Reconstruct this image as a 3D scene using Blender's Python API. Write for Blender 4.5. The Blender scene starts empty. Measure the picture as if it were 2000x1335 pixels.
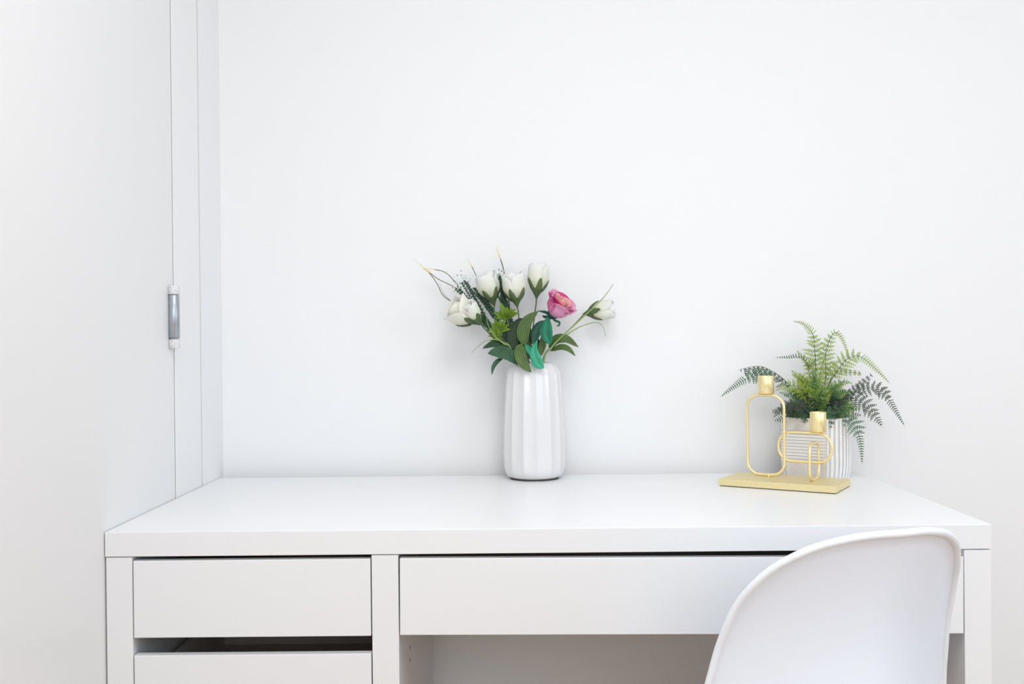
import bpy, bmesh, math, random
from mathutils import Vector, Matrix
random.seed(7)
PI = math.pi
scene = bpy.context.scene
COL = scene.collection

# ------------------------------------------------------------------ camera
CAM = Vector((0.6626425, -1.6212384, 1.0548832))
YAW, PIT, ROL, FPX = -0.0038524, -0.0038154, -0.0098767, 1978.97
_fw = Vector((math.sin(YAW)*math.cos(PIT), math.cos(YAW)*math.cos(PIT), math.sin(PIT)))
_r = Vector((math.cos(YAW), -math.sin(YAW), 0)); _u = _r.cross(_fw)
_c, _s = math.cos(ROL), math.sin(ROL)
RGT = _c*_r + _s*_u
UPV = -_s*_r + _c*_u
cam_data = bpy.data.cameras.new('camera'); cam = bpy.data.objects.new('camera', cam_data); COL.objects.link(cam)
cam_data.sensor_width = 36.0; cam_data.lens = FPX/2000*36.0; cam_data.clip_start = 0.05
cam.matrix_world = Matrix(((RGT.x, UPV.x, -_fw.x, CAM.x), (RGT.y, UPV.y, -_fw.y, CAM.y), (RGT.z, UPV.z, -_fw.z, CAM.z), (0, 0, 0, 1)))
cam_data.dof.use_dof = False
scene.camera = cam

def P(px, py, Y):
    """world point on the vertical plane at depth Y seen at photograph pixel (px, py)"""
    d = _fw + RGT*((px-1000)/FPX) - UPV*((py-667.5)/FPX)
    return CAM + d*((Y-CAM.y)/d.y)

# ------------------------------------------------------------------ world, light, exposure
world = bpy.data.worlds.new('world'); scene.world = world; world.use_nodes = True
bg = world.node_tree.nodes['Background']; bg.inputs['Color'].default_value = (0.93, 0.96, 1.0, 1); bg.inputs['Strength'].default_value = 0.8
def area(name, loc, target, sx, sy, power, color):
    l = bpy.data.lights.new(name, 'AREA'); l.shape = 'RECTANGLE'; l.size = sx; l.size_y = sy; l.energy = power; l.color = color
    o = bpy.data.objects.new(name, l); COL.objects.link(o); o.location = loc
    o.rotation_euler = (Vector(target)-Vector(loc)).to_track_quat('-Z', 'Y').to_euler()
    return o
area('window_light', (3.12, -1.3, 1.6), (1.0, -0.2, 1.1), 1.6, 1.3, 18, (0.68, 0.83, 1.0))
area('rear_window_light', (1.2, -3.82, 1.85), (0.9, 0.6, 1.3), 2.4, 1.1, 36, (0.935, 0.97, 1.0))
area('ceiling_fill', (0.85, -1.1, 2.42), (0.85, -1.1, 0.0), 1.0, 1.0, 22, (0.965, 0.98, 1.0))  # unseen fill light added above to brighten the table top
scene.view_settings.view_transform = 'Standard'; scene.view_settings.look = 'None'
scene.view_settings.gamma = 1.0; scene.view_settings.use_curve_mapping = False
scene.view_settings.exposure = -0.19

# ------------------------------------------------------------------ materials
def mat(name, col, rough=0.5, metal=0.0, coat=0.0, noise=0.0, nscale=8.0, bump=0.0, bscale=60.0, spec=0.5, trans=0.0):
    m = bpy.data.materials.new(name); m.use_nodes = True
    nt = m.node_tree; b = nt.nodes['Principled BSDF']
    b.inputs['Base Color'].default_value = (*col, 1); b.inputs['Roughness'].default_value = rough
    b.inputs['Metallic'].default_value = metal; b.inputs['Coat Weight'].default_value = coat
    b.inputs['Coat Roughness'].default_value = 0.08; b.inputs['Specular IOR Level'].default_value = spec
    tc = nt.nodes.new('ShaderNodeTexCoord')
    if noise:
        n = nt.nodes.new('ShaderNodeTexNoise'); n.inputs['Scale'].default_value = nscale; n.inputs['Detail'].default_value = 5
        nt.links.new(tc.outputs['Object'], n.inputs['Vector'])
        mx = nt.nodes.new('ShaderNodeMix'); mx.data_type = 'RGBA'
        mx.inputs['A'].default_value = (*[max(0, c*(1-noise)) for c in col], 1)
        mx.inputs['B'].default_value = (*[min(1, c*(1+noise)) for c in col], 1)
        nt.links.new(n.outputs['Fac'], mx.inputs['Factor']); nt.links.new(mx.outputs['Result'], b.inputs['Base Color'])
    if bump:
        n2 = nt.nodes.new('ShaderNodeTexNoise'); n2.inputs['Scale'].default_value = bscale; n2.inputs['Detail'].default_value = 3
        nt.links.new(tc.outputs['Object'], n2.inputs['Vector'])
        bp = nt.nodes.new('ShaderNodeBump'); bp.inputs['Strength'].default_value = bump; bp.inputs['Distance'].default_value = 0.002
        nt.links.new(n2.outputs['Fac'], bp.inputs['Height']); nt.links.new(bp.outputs['Normal'], b.inputs['Normal'])
    if trans:
        tr = nt.nodes.new('ShaderNodeBsdfTranslucent'); ms = nt.nodes.new('ShaderNodeMixShader')
        tr.inputs['Color'].default_value = (*[min(1, c*1.3) for c in col], 1); ms.inputs[0].default_value = trans
        out = nt.nodes['Material Output']
        nt.links.new(b.outputs[0], ms.inputs[1]); nt.links.new(tr.outputs[0], ms.inputs[2]); nt.links.new(ms.outputs[0], out.inputs['Surface'])
    return m

def leafmat(name, dark, light, veins=8.0, trans=0.2, rough=0.55, along=False):
    """leaf with parallel veins across UV.x (along=True: colour runs from base to tip along UV.y)"""
    m = bpy.data.materials.new(name); m.use_nodes = True; nt = m.node_tree; b = nt.nodes['Principled BSDF']
    b.inputs['Roughness'].default_value = rough
    uv = nt.nodes.new('ShaderNodeUVMap'); sp = nt.nodes.new('ShaderNodeSeparateXYZ'); nt.links.new(uv.outputs[0], sp.inputs[0])
    mx = nt.nodes.new('ShaderNodeMix'); mx.data_type = 'RGBA'
    mx.inputs['A'].default_value = (*dark, 1); mx.inputs['B'].default_value = (*light, 1)
    if along:
        nt.links.new(sp.outputs['Y'], mx.inputs['Factor'])
    else:
        a = nt.nodes.new('ShaderNodeMath'); a.operation = 'MULTIPLY'; a.inputs[1].default_value = veins*2*PI
        s = nt.nodes.new('ShaderNodeMath'); s.operation = 'SINE'
        k = nt.nodes.new('ShaderNodeMath'); k.operation = 'MULTIPLY_ADD'; k.inputs[1].default_value = 0.3; k.inputs[2].default_value = 0.45
        n = nt.nodes.new('ShaderNodeTexNoise'); n.inputs['Scale'].default_value = 60
        tc = nt.nodes.new('ShaderNodeTexCoord'); nt.links.new(tc.outputs['Object'], n.inputs['Vector'])
        ad = nt.nodes.new('ShaderNodeMath'); ad.operation = 'ADD'
        sb = nt.nodes.new('ShaderNodeMath'); sb.operation = 'SUBTRACT'; sb.inputs[1].default_value = 0.5
        nt.links.new(sp.outputs['X'], a.inputs[0]); nt.links.new(a.outputs[0], s.inputs[0]); nt.links.new(s.outputs[0], k.inputs[0])
        nt.links.new(n.outputs['Fac'], sb.inputs[0]); nt.links.new(k.outputs[0], ad.inputs[0]); nt.links.new(sb.outputs[0], ad.inputs[1])
        nt.links.new(ad.outputs[0], mx.inputs['Factor'])
        bp = nt.nodes.new('ShaderNodeBump'); bp.inputs['Strength'].default_value = 0.35; bp.inputs['Distance'].default_value = 0.001
        nt.links.new(s.outputs[0], bp.inputs['Height']); nt.links.new(bp.outputs['Normal'], b.inputs['Normal'])
    nt.links.new(mx.outputs['Result'], b.inputs['Base Color'])
    if trans:
        tr = nt.nodes.new('ShaderNodeBsdfTranslucent'); ms = nt.nodes.new('ShaderNodeMixShader'); ms.inputs[0].default_value = trans
        nt.links.new(mx.outputs['Result'], tr.inputs['Color'])
        nt.links.new(b.outputs[0], ms.inputs[1]); nt.links.new(tr.outputs[0], ms.inputs[2])
        nt.links.new(ms.outputs[0], nt.nodes['Material Output'].inputs['Surface'])
    return m

M = {}
M['wall'] = mat('wall_paint', (0.86, 0.86, 0.86), 0.75, bump=0.05, bscale=180)
M['wall_left'] = mat('left_wall_paint', (0.89, 0.89, 0.89), 0.6)
M['door'] = mat('door_paint', (0.84, 0.835, 0.83), 0.42, bump=0.04, bscale=40)
M['trim'] = mat('trim_paint', (0.88, 0.88, 0.88), 0.4)
M['groove'] = mat('unpainted_joint', (0.2, 0.17, 0.14), 0.8)
M['groove_dark'] = mat('dark_gap', (0.3, 0.28, 0.26), 0.9)
M['floor'] = mat('wood_floor', (0.55, 0.385, 0.26), 0.45, noise=0.25, nscale=3)
M['ceiling'] = mat('ceiling_paint', (0.86, 0.86, 0.86), 0.9)
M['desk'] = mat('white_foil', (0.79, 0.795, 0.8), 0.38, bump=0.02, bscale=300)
M['desk_top'] = mat('white_foil_lit_top', (0.88, 0.88, 0.88), 0.3)  # lighter copy of the desk foil: brighter light on the top painted in
M['dark_inside'] = mat('unlit_fibreboard', (0.6, 0.53, 0.48), 0.8)
M['hole'] = mat('hole_shadow', (0.12, 0.08, 0.06), 0.9)
M['steel'] = mat('galvanised_steel', (0.42, 0.46, 0.5), 0.33, metal=0.75, noise=0.25, nscale=90)
M['flaked'] = mat('flaked_white_paint', (0.72, 0.72, 0.73), 0.5, noise=0.35, nscale=180, bump=0.5, bscale=250)
M['ceramic'] = mat('white_glaze', (0.76, 0.75, 0.75), 0.2, coat=0.35)
M['foot'] = mat('foot_shade', (0.08, 0.06, 0.055), 0.8)  # dark colour stands for the shadow gap under the vase
M['gold'] = mat('satin_gold', (0.92, 0.77, 0.42), 0.33, metal=0.75, noise=0.04, nscale=300)
M['gold_base'] = mat('brushed_gold_base', (0.84, 0.72, 0.4), 0.4, metal=0.6, noise=0.07, nscale=200)
M['felt'] = mat('dark_felt', (0.05, 0.04, 0.03), 0.9)
M['pot_white'] = mat('whitewashed_cement', (0.83, 0.82, 0.8), 0.8, noise=0.08, nscale=60, bump=0.4, bscale=120)
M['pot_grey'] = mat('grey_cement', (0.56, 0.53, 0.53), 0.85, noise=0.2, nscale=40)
M['pot_band'] = mat('worn_wooden_band', (0.72, 0.68, 0.63), 0.8, noise=0.28, nscale=45)
M['soil'] = mat('dark_moss', (0.03, 0.04, 0.02), 0.95)
M['plastic'] = mat('white_plastic', (0.81, 0.87, 0.96), 0.33)
M['plastic_rim'] = mat('white_plastic_rim', (0.84, 0.88, 0.93), 0.3)
M['wood_leg'] = mat('beech', (0.6, 0.42, 0.26), 0.5, noise=0.15, nscale=20)
M['petal_w'] = leafmat('cream_petal', (0.9, 0.92, 0.66), (0.98, 0.98, 0.97), along=True, trans=0.35, rough=0.6)
M['petal_c'] = leafmat('warm_cream_petal', (0.93, 0.93, 0.74), (0.98, 0.97, 0.91), along=True, trans=0.35, rough=0.6)
M['petal_p'] = leafmat('pink_petal', (0.9, 0.40, 0.68), (0.92, 0.42, 0.62), along=True, trans=0.25, rough=0.6)
M['petal_m'] = leafmat('magenta_petal', (0.88, 0.32, 0.58), (0.7, 0.05, 0.25), along=True, trans=0.2, rough=0.6)
M['petal_o'] = leafmat('coral_petal', (0.9, 0.38, 0.48), (0.95, 0.50, 0.46), along=True, trans=0.25, rough=0.6)
M['calyx'] = leafmat('calyx_green', (0.07, 0.13, 0.045), (0.15, 0.22, 0.08), veins=3, trans=0.1)
M['stem'] = mat('stem_green', (0.075, 0.12, 0.06), 0.6)
M['stem_dark'] = mat('stem_dark_green', (0.03, 0.07, 0.04), 0.6)
M['leaf_mid'] = leafmat('leaf_mid_green', (0.05, 0.1, 0.025), (0.14, 0.22, 0.06), veins=6, trans=0.15)
M['leaf_dark'] = leafmat('leaf_dark_green', (0.012, 0.035, 0.014), (0.05, 0.1, 0.045), veins=6, trans=0.12)
M['leaf_bluegreen'] = leafmat('leaf_blue_green', (0.02, 0.075, 0.035), (0.07, 0.16, 0.075), veins=7, trans=0.15)
M['leaf_teal'] = leafmat('leaf_teal', (0.0, 0.12, 0.06), (0.01, 0.26, 0.14), veins=2, trans=0.2)
M['leaf_teal_dark'] = leafmat('leaf_dark_teal', (0.01, 0.06, 0.04), (0.03, 0.15, 0.1), veins=2, trans=0.15)
M['leaf_teal_light'] = leafmat('leaf_light_teal', (0.01, 0.28, 0.15), (0.06, 0.45, 0.26), veins=2, trans=0.2)
M['leaf_lime'] = leafmat('leaf_lime', (0.17, 0.31, 0.03), (0.42, 0.6, 0.1), veins=3, trans=0.25)
M['needle'] = mat('needle_green', (0.015, 0.07, 0.035), 0.6)
M['speck'] = mat('bud_white', (0.78, 0.82, 0.8), 0.7)
M['grass_green'] = mat('grass_green', (0.28, 0.38, 0.12), 0.6)
M['grass_dark'] = mat('grass_dark', (0.13, 0.14, 0.06), 0.6)
M['grass_yellow'] = mat('grass_yellow', (0.85, 0.62, 0.13), 0.6)
def fernmat(n, a, b): return leafmat(n, a, b, along=True, trans=0.15)
M['fern_light'] = fernmat('fern_lime', (0.15, 0.25, 0.02), (0.36, 0.47, 0.06))
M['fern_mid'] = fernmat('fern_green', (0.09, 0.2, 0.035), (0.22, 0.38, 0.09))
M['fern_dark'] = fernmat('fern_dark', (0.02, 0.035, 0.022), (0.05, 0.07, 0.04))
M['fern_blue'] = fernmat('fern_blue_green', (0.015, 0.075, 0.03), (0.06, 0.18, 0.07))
M['rachis'] = mat('frond_stalk', (0.07, 0.1, 0.05), 0.6)

# ------------------------------------------------------------------ helpers
def link(name, me, m=None, parent=None, smooth=False):
    o = bpy.data.objects.new(name, me); COL.objects.link(o)
    for mm in (m if isinstance(m, (list, tuple)) else [m] if m else []): me.materials.append(mm)
    if smooth:
        for p in me.polygons: p.use_smooth = True
    if parent is not None: o.parent = parent
    return o
def origin(root):
    while root.parent: root = root.parent
    return root
def pobj(name, verts, faces, m, root=None, smooth=False, uvs=None, local=False, mids=None):
    """mesh object; verts in world coordinates unless local; root is the thing or part it hangs on"""
    off = Vector((0, 0, 0))
    if root is not None and not local: off = origin(root).location
    me = bpy.data.meshes.new(name); me.from_pydata([tuple(Vector(v)-off) for v in verts], [], faces)
    if uvs:
        ul = me.uv_layers.new(name='UVMap')
        for l in me.loops: ul.data[l.index].uv = uvs[l.vertex_index]
    o = link(name, me, m, root, smooth)
    if mids:
        for p, i in zip(me.polygons, mids): p.material_index = i
    return o
def thing(name, label, cat, loc=(0, 0, 0), rotz=0.0, group=None):
    o = bpy.data.objects.new(name, None); COL.objects.link(o); o.location = loc; o.rotation_euler = (0, 0, rotz)
    o.empty_display_size = 0.05
    o['label'] = label; o['category'] = cat
    if group: o['group'] = group
    return o
def structure(o): o['kind'] = 'structure'; return o
def box(name, lo, hi, m, root=None, bevel=0.0, local=False, rot=None, seg=2):
    lo = Vector(lo); hi = Vector(hi)
    bm = bmesh.new(); bmesh.ops.create_cube(bm, size=1.0)
    for v in bm.verts:
        v.co = Vector(((v.co.x+.5)*(hi.x-lo.x)+lo.x, (v.co.y+.5)*(hi.y-lo.y)+lo.y, (v.co.z+.5)*(hi.z-lo.z)+lo.z))
    if bevel: bmesh.ops.bevel(bm, geom=bm.edges[:], offset=bevel, segments=seg, profile=0.6, affect='EDGES')
    if rot is not None: bmesh.ops.transform(bm, matrix=rot, verts=bm.verts)
    if root is not None and not local:
        bmesh.ops.translate(bm, vec=-origin(root).location, verts=bm.verts)
    me = bpy.data.meshes.new(name); bm.to_mesh(me); bm.free()
    return link(name, me, m, root)
def catmull(pts, n):
    pts = [Vector(p) for p in pts]; out = []
    if len(pts) == 2: return [pts[0].lerp(pts[1], i/n) for i in range(n+1)]
    ext = [pts[0]*2-pts[1]] + pts + [pts[-1]*2-pts[-2]]
    L = len(pts)-1
    for i in range(n+1):
        t = i/n*L; k = min(int(t), L-1); f = t-k
        a, b, c, d = ext[k:k+4]
        out.append(0.5*((2*b)+(c-a)*f+(2*a-5*b+4*c-d)*f*f+(3*b-a-3*c+d)*f**3))
    return out
def tube_geo(path, rad, sides=6, closed=False, V=None, F=None):
    V = [] if V is None else V; F = [] if F is None else F
    n = len(path); base = len(V)
    rf = rad if callable(rad) else (lambda t: rad)
    prev = None
    for i, p in enumerate(path):
        if closed: t = path[(i+1) % n]-path[i-1]
        else: t = path[min(i+1, n-1)]-path[max(i-1, 0)]
        t = t.normalized()
        if prev is None:
            a = Vector((0, 0, 1)) if abs(t.z) < 0.9 else Vector((0, 1, 0))
            prev = (a-t*a.dot(t)).normalized()
        else: prev = (prev-t*prev.dot(t)).normalized()
        b = t.cross(prev); r = rf(i/max(1, n-1))
        for k in range(sides):
            an = 2*PI*k/sides; V.append(p+(prev*math.cos(an)+b*math.sin(an))*r)
    for i in range(n if closed else n-1):
        j = (i+1) % n
        for k in range(sides):
            k2 = (k+1) % sides
            F.append((base+i*sides+k, base+i*sides+k2, base+j*sides+k2, base+j*sides+k))
    if not closed:
        F.append(tuple(base+k for k in range(sides))[::-1]); F.append(tuple(base+(n-1)*sides+k for k in range(sides)))
    return V, F
def tube(name, path, rad, m, root, sides=6, closed=False, local=False):
    V, F = tube_geo(path, rad, sides, closed)
    return pobj(name, V, F, m, root, True, local=local)
def lathe(name, prof, m, root, n=48, centre=(0, 0, 0), local=False, rfun=None):
    V = []; F = []; c = Vector(centre)
    for r, z in prof:
        for k in range(n):
            a = 2*PI*k/n; rr = r*(rfun(a, z) if rfun else 1)
            V.append(c+Vector((rr*math.cos(a), rr*math.sin(a), z)))
    for i in range(len(prof)-1):
        for k in range(n):
            k2 = (k+1) % n; F.append((i*n+k, i*n+k2, (i+1)*n+k2, (i+1)*n+k))
    return pobj(name, V, F, m, root, True, local=local)

# ------------------------------------------------------------------ room shell
WY = 0.665                                   # back wall
structure(box('floor', (-0.06, -3.9, -0.05), (3.3, WY+0.1, 0.0), M['floor']))
structure(box('wall_back', (-0.06, WY, 0), (3.3, WY+0.1, 2.5), M['wall']))
structure(box('ceiling', (-0.06, -3.9, 2.5), (3.3, WY+0.1, 2.55), M['ceiling']))
# left wall with its door: wall strip next to the corner, jamb, door leaf, wall beyond the door
def wl(y0, y1, z0, z1, name='wall_left'): return structure(box(name, (-0.06, y0, z0), (0.0, y1, z1), M['wall_left']))
wl_parts = bmesh.new()
def addbox(bm, lo, hi, bev=0):
    r = bmesh.ops.create_cube(bm, size=1.0)['verts']
    for v in r: v.co = Vector(((v.co.x+.5)*(hi[0]-lo[0])+lo[0], (v.co.y+.5)*(hi[1]-lo[1])+lo[1], (v.co.z+.5)*(hi[2]-lo[2])+lo[2]))
    if bev: bmesh.ops.bevel(bm, geom=list({e for v in r for e in v.link_edges}), offset=bev, segments=2, profile=0.6, affect='EDGES')
addbox(wl_parts, (-0.08, 0.5140, 0), (-0.001, WY, 2.5))
addbox(wl_parts, (-0.08, -3.9, 0), (-0.001, -0.53, 2.5))
addbox(wl_parts, (-0.08, -0.53, 2.12), (-0.001, 0.5135, 2.5))
me = bpy.data.meshes.new('wall_left'); wl_parts.to_mesh(me); wl_parts.free()
structure(link('wall_left', me, M['wall_left']))
structure(box('trim_1', (-0.07, 0.3490, 0), (-0.0015, 0.5085, 2.08), M['trim'], bevel=0.0012))          # wide door lining
structure(box('trim_2', (-0.07, 0.5085, 0), (-0.004, 0.5140, 2.08), M['groove']))                       # joint between lining and wall
structure(box('trim_3', (-0.07, 0.3435, 0), (-0.0028, 0.3490, 2.08), M['groove_dark']))                       # gap beside the door
structure(box('trim_4', (-0.07, -0.53, 2.08), (-0.0015, 0.5135, 2.12), M['trim']))
structure(box('trim_5', (-0.07, -0.53, 0), (-0.0015, -0.455, 2.08), M['trim']))
door = structure(box('door_1', (-0.05, -0.452, 0.008), (-0.0015, 0.3435, 2.077), M['door'], bevel=0.0015))
# right wall with a window opening, out of view, where the daylight comes from
rw = bmesh.new()
addbox(rw, (3.2, -3.9, 0), (3.3, -2.15, 2.5)); addbox(rw, (3.2, -0.45, 0), (3.3, WY+0.1, 2.5))
addbox(rw, (3.2, -2.15, 0), (3.3, -0.45, 0.85)); addbox(rw, (3.2, -2.15, 2.25), (3.3, -0.45, 2.5))
me = bpy.data.meshes.new('wall_right'); rw.to_mesh(me); rw.free()
structure(link('wall_right', me, M['wall']))
fwb = bmesh.new()
addbox(fwb, (-0.06, -4.0, 0), (0.0, -3.9, 2.5)); addbox(fwb, (2.4, -4.0, 0), (3.3, -3.9, 2.5))
addbox(fwb, (0.0, -4.0, 0), (2.4, -3.9, 1.25)); addbox(fwb, (0.0, -4.0, 2.42), (2.4, -3.9, 2.5))
me = bpy.data.meshes.new('wall_front'); fwb.to_mesh(me); fwb.free()
structure(link('wall_front', me, M['wall']))

# door hinge, thick barrel with flaked white paint on both ends
hz0, hz1 = 1.0415, 1.1607
hc = Vector((0.0075, 0.3200, 0))
t = thing('door_hinge', 'grey steel door hinge with flaked white paint on both ends', 'hinge', (hc.x, hc.y, hz0))
def barrel(name, z0, z1, r, m, n=20, ch=0.0012):
    return lathe(name, [(0.0001, z0), (r-ch, z0), (r, z0+ch), (r, z1-ch), (r-ch, z1), (0.0001, z1)], m, t, n, hc)
barrel('barrel', hz0+0.0205, hz1-0.0165, 0.0104, M['steel'])
barrel('end_cap', hz0, hz0+0.0175, 0.0106, M['flaked'])
barrel('end_cap', hz1-0.0158, hz1, 0.0108, M['flaked'])
barrel('ring', hz0+0.0178, hz0+0.0203, 0.0098, M['steel'])
box('leaf', (-0.0012, 0.3210, hz0+0.001), (0.0040, 0.3440, hz1-0.001), M['steel'], t, 0.0005)
box('pin_head', (hc.x-0.007, hc.y-0.006, hz1-0.0008), (hc.x+0.007, hc.y+0.006, hz1+0.0016), M['flaked'], t, 0.0006)

# ------------------------------------------------------------------ desk
D = 0.631
desk = thing('desk', 'long white desk with drawers under its top, against the wall', 'desk', (0.71, 0.315, 0))
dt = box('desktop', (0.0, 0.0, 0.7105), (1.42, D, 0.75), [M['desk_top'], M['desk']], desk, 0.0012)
for p in dt.data.polygons:                               # edges take the darker foil, their dimmer light painted in
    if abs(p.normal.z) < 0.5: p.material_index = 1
box('side_panel', (0.001, 0.0015, 0.0), (0.0432, D, 0.7092), M['desk'], desk, 0.0012)
box('side_panel', (1.3765, 0.0015, 0.0), (1.4195, D, 0.7092), M['desk'], desk, 0.0012)
box('divider', (0.4275, 0.0015, 0.0), (0.4705, D, 0.7092), M['desk'], desk, 0.0012)
box('back_panel', (0.0432, D-0.012, 0.30), (0.205, D-0.006, 0.7092), M['dark_inside'], desk)
box('back_panel', (0.275, D-0.012, 0.30), (0.4275, D-0.006, 0.7092), M['dark_inside'], desk)
box('shelf', (0.0432, 0.25, 0.5615), (0.4275, D-0.02, 0.5635), M['dark_inside'], desk)
box('drawer_rail', (1.368, 0.012, 0.6995), (1.3765, 0.45, 0.7092), M['desk'], desk, 0.0008)
for zz in (0.5131, 0.4912):
    h = lathe('shelf_hole', [(0.0001, 0.0), (0.0026, 0.0), (0.0026, 0.0006)], M['hole'], desk, 12, (0, 0, 0), local=True)
    h.matrix_local = Matrix.Translation(Vector((0.47055, 0.158, zz))-desk.location) @ Matrix.Rotation(PI/2, 4, 'Y')
def drawer(x0, x1, z0, z1, drop=0.0, yb=0.44, y0=0.0, boxh=0.075):
    piv = Matrix.Translation((x0, 0, z0)) @ Matrix.Rotation(drop, 4, 'Y') @ Matrix.Translation((-x0, 0, -z0))
    f = box('drawer', (x0, y0, z0), (x1, y0+0.017, z1), M['desk'], desk, 0.0013, rot=piv)
    bm = bmesh.new(); a, b = x0+0.012, x1-0.012; zb = z0+0.012
    addbox(bm, (a, y0+0.0172, zb), (a+0.008, yb, zb+boxh)); addbox(bm, (b-0.008, y0+0.0172, zb), (b, yb, zb+boxh))
    addbox(bm, (a+0.008, yb-0.008, zb), (b-0.008, yb, zb+boxh)); addbox(bm, (a+0.008, y0+0.0172, zb), (b-0.008, yb-0.008, zb+0.004))
    bmesh.ops.transform(bm, matrix=piv, verts=bm.verts)
    bmesh.ops.translate(bm, vec=-desk.location, verts=bm.verts)
    me = bpy.data.meshes.new('drawer_box'); bm.to_mesh(me); bm.free()
    link('drawer_box', me, M['dark_inside'], f)
drawer(0.0452, 0.4258, 0.5800, 0.7036)
drawer(0.0452, 0.4258, 0.4230, 0.5518)
drawer(0.0452, 0.4258, 0.2650, 0.3950)
drawer(0.4722, 1.3742, 0.5809, 0.7040, drop=0.0059)

# ------------------------------------------------------------------ vase
VC = Vector((P(1043, 850, 0.584).x, 0.584, 0.75))
vase = thing('vase', 'white glazed ceramic vase with tall vertical flutes, holding the flowers', 'vase', VC)
NF = 14
def flute(a, z):
    k = min(1.0, max(0.0, (z-0.006)/0.03)) * (1.0 if z < 0.238 else max(0.35, 1-(z-0.238)/0.02))
    return 1 - 0.062*k*abs(math.sin(NF*(a+0.13)/2))**0.8
vprof = [(0.0005, 0.003), (0.048, 0.003), (0.054, 0.0038), (0.0605, 0.008), (0.0655, 0.016), (0.0675, 0.026), (0.0685, 0.05), (0.068, 0.09), (0.0665, 0.13),
         (0.0640, 0.17), (0.0615, 0.205), (0.0595, 0.226), (0.0572, 0.234), (0.0525, 0.2415), (0.0475, 0.2465), (0.0430, 0.2500), (0.0405, 0.2512), (0.0385, 0.2500),
         (0.038, 0.243), (0.046, 0.20), (0.048, 0.10), (0.040, 0.012), (0.0005, 0.010)]
lathe('body', vprof, M['ceramic'], vase, NF*16, VC, rfun=lambda a, z: flute(a, z))
lathe('foot', [(0.0005, 0.0), (0.0525, 0.0), (0.0530, 0.0031), (0.0005, 0.0031)], M['foot'], vase, 48, VC)
VTOP = VC + Vector((0, 0, 0.235))

# ------------------------------------------------------------------ candle holder
ct = -0.54521
ch = thing('candle_holder', 'gold metal candle holder of three wire loops and two cups on a flat base', 'candle holder', (1.07256, 0.44135, 0.75), ct)
box('base', (0, 0, 0.0016), (0.2336, 0.1192, 0.0145), M['gold_base'], ch, 0.0006, local=True)
box('felt_pad', (0.002, 0.002, 0.0), (0.2316, 0.1172, 0.0017), M['felt'], ch, local=True)
def loop_pts(c, w, h, r, axis, seg=8):
    """rounded rectangle centre line; axis 'a' (along the base) or 'b' (across it)"""
    pts = []
    for cx, cz, a0 in ((w/2-r, h/2-r, 0), (-w/2+r, h/2-r, PI/2), (-w/2+r, -h/2+r, PI), (w/2-r, -h/2+r, 1.5*PI)):
        for k in range(seg+1):
            a = a0+PI/2*k/seg; u, v = cx+r*math.cos(a), cz+r*math.sin(a)
            pts.append(Vector(c)+(Vector((u, 0, v)) if axis == 'a' else Vector((0, u, v))))
    return pts
wr = 0.0029
tube('wire_loop', loop_pts((0.0728, 0.080, 0.1003), 0.0775, 0.1640, 0.026, 'a'), wr, M['gold'], ch, 8, True, True)
tube('wire_loop', loop_pts((0.1515, 0.0865, 0.0776), 0.1080, 0.0590, 0.0275, 'a'), wr, M['gold'], ch, 8, True, True)
tube('wire_loop', loop_pts((0.1746, 0.0700, 0.0532), 0.070, 0.0735, 0.020, 'b'), wr, M['gold'], ch, 8, True, True)
for a_, b_, zz in ((0.0785, 0.080, 0.0160), (0.1746, 0.070, 0.0155)):
    lathe('stud', [(0.0001, -0.002), (0.0032, -0.002), (0.0032, 0.0025), (0.0001, 0.0025)], M['gold'], ch, 12, (a_, b_, zz), local=True)
for a_, b_, z0, z1 in ((0.0742, 0.080, 0.1853, 0.2220), (0.1785, 0.0865, 0.1100, 0.1500)):
    r = 0.0162
    lathe('candle_cup', [(0.0001, z0), (r*0.93, z0), (r, z0+0.0012), (r, z1-0.0006), (r-0.0004, z1), (r-0.0012, z1), (r-0.0014, z1-0.001), (r-0.0014, z0+0.002), (0.0001, z0+0.002)],
          M['gold'], ch, 36, (a_, b_, 0), local=True)

# ------------------------------------------------------------------ chair
CQ = (1.1405, -0.259, 0.316, 0.167, 0.211, 2.785, 0.076, 0.113, 0.048, 0.80, 0.153, 1.655, -0.022)
chair = thing('chair', 'white moulded plastic shell chair drawn up to the desk', 'chair', (CQ[0], CQ[1], 0), CQ[2])
def shell_rows():
    x0, y0, th, Wt, Wb, n, c1, cb, lean, ztop, hcn, pw, bow = CQ
    NU = 60; rows = []
    for i in range(46):                                  # back, from the top edge down
        t_ = (i/45.0)**2.0
        z = ztop-(ztop-0.50)*t_
        w = (Wt+(Wb-Wt)*t_)*(1-max(0, 1-t_*(ztop-.5)/hcn)**n)**(1/n)
        if i == 0: w = 0.002
        cc = c1+(cb-c1)*t_
        row = []
        for k in range(NU+1):
            x = w*math.sin(PI/2*(2*k/NU-1))
            row.append(Vector((x, -lean*(1-t_)+cc*(abs(x)/.2)**pw-bow*math.sin(PI*t_), z)))
        rows.append(row)
    # bend into the seat
    for j, (yc, zc, w, cc, lift) in enumerate(((0.012, 0.470, 0.212, 0.105, 0.006), (0.045, 0.448, 0.213, 0.085, 0.018), (0.10, 0.436, 0.212, 0.05, 0.03),
                                  (0.18, 0.432, 0.21, 0.02, 0.034), (0.27, 0.436, 0.205, 0.0, 0.028), (0.34, 0.440, 0.198, -0.012, 0.018), (0.372, 0.432, 0.185, -0.03, 0.008), (0.382, 0.42, 0.17, -0.04, 0.0))):
        row = []
        for k in range(NU+1):
            x = w*math.sin(PI/2*(2*k/NU-1)); q = abs(x/w)
            row.append(Vector((x, yc+cc*q**1.8, zc+lift*q**2.2)))
        rows.append(row)
    return rows
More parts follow.
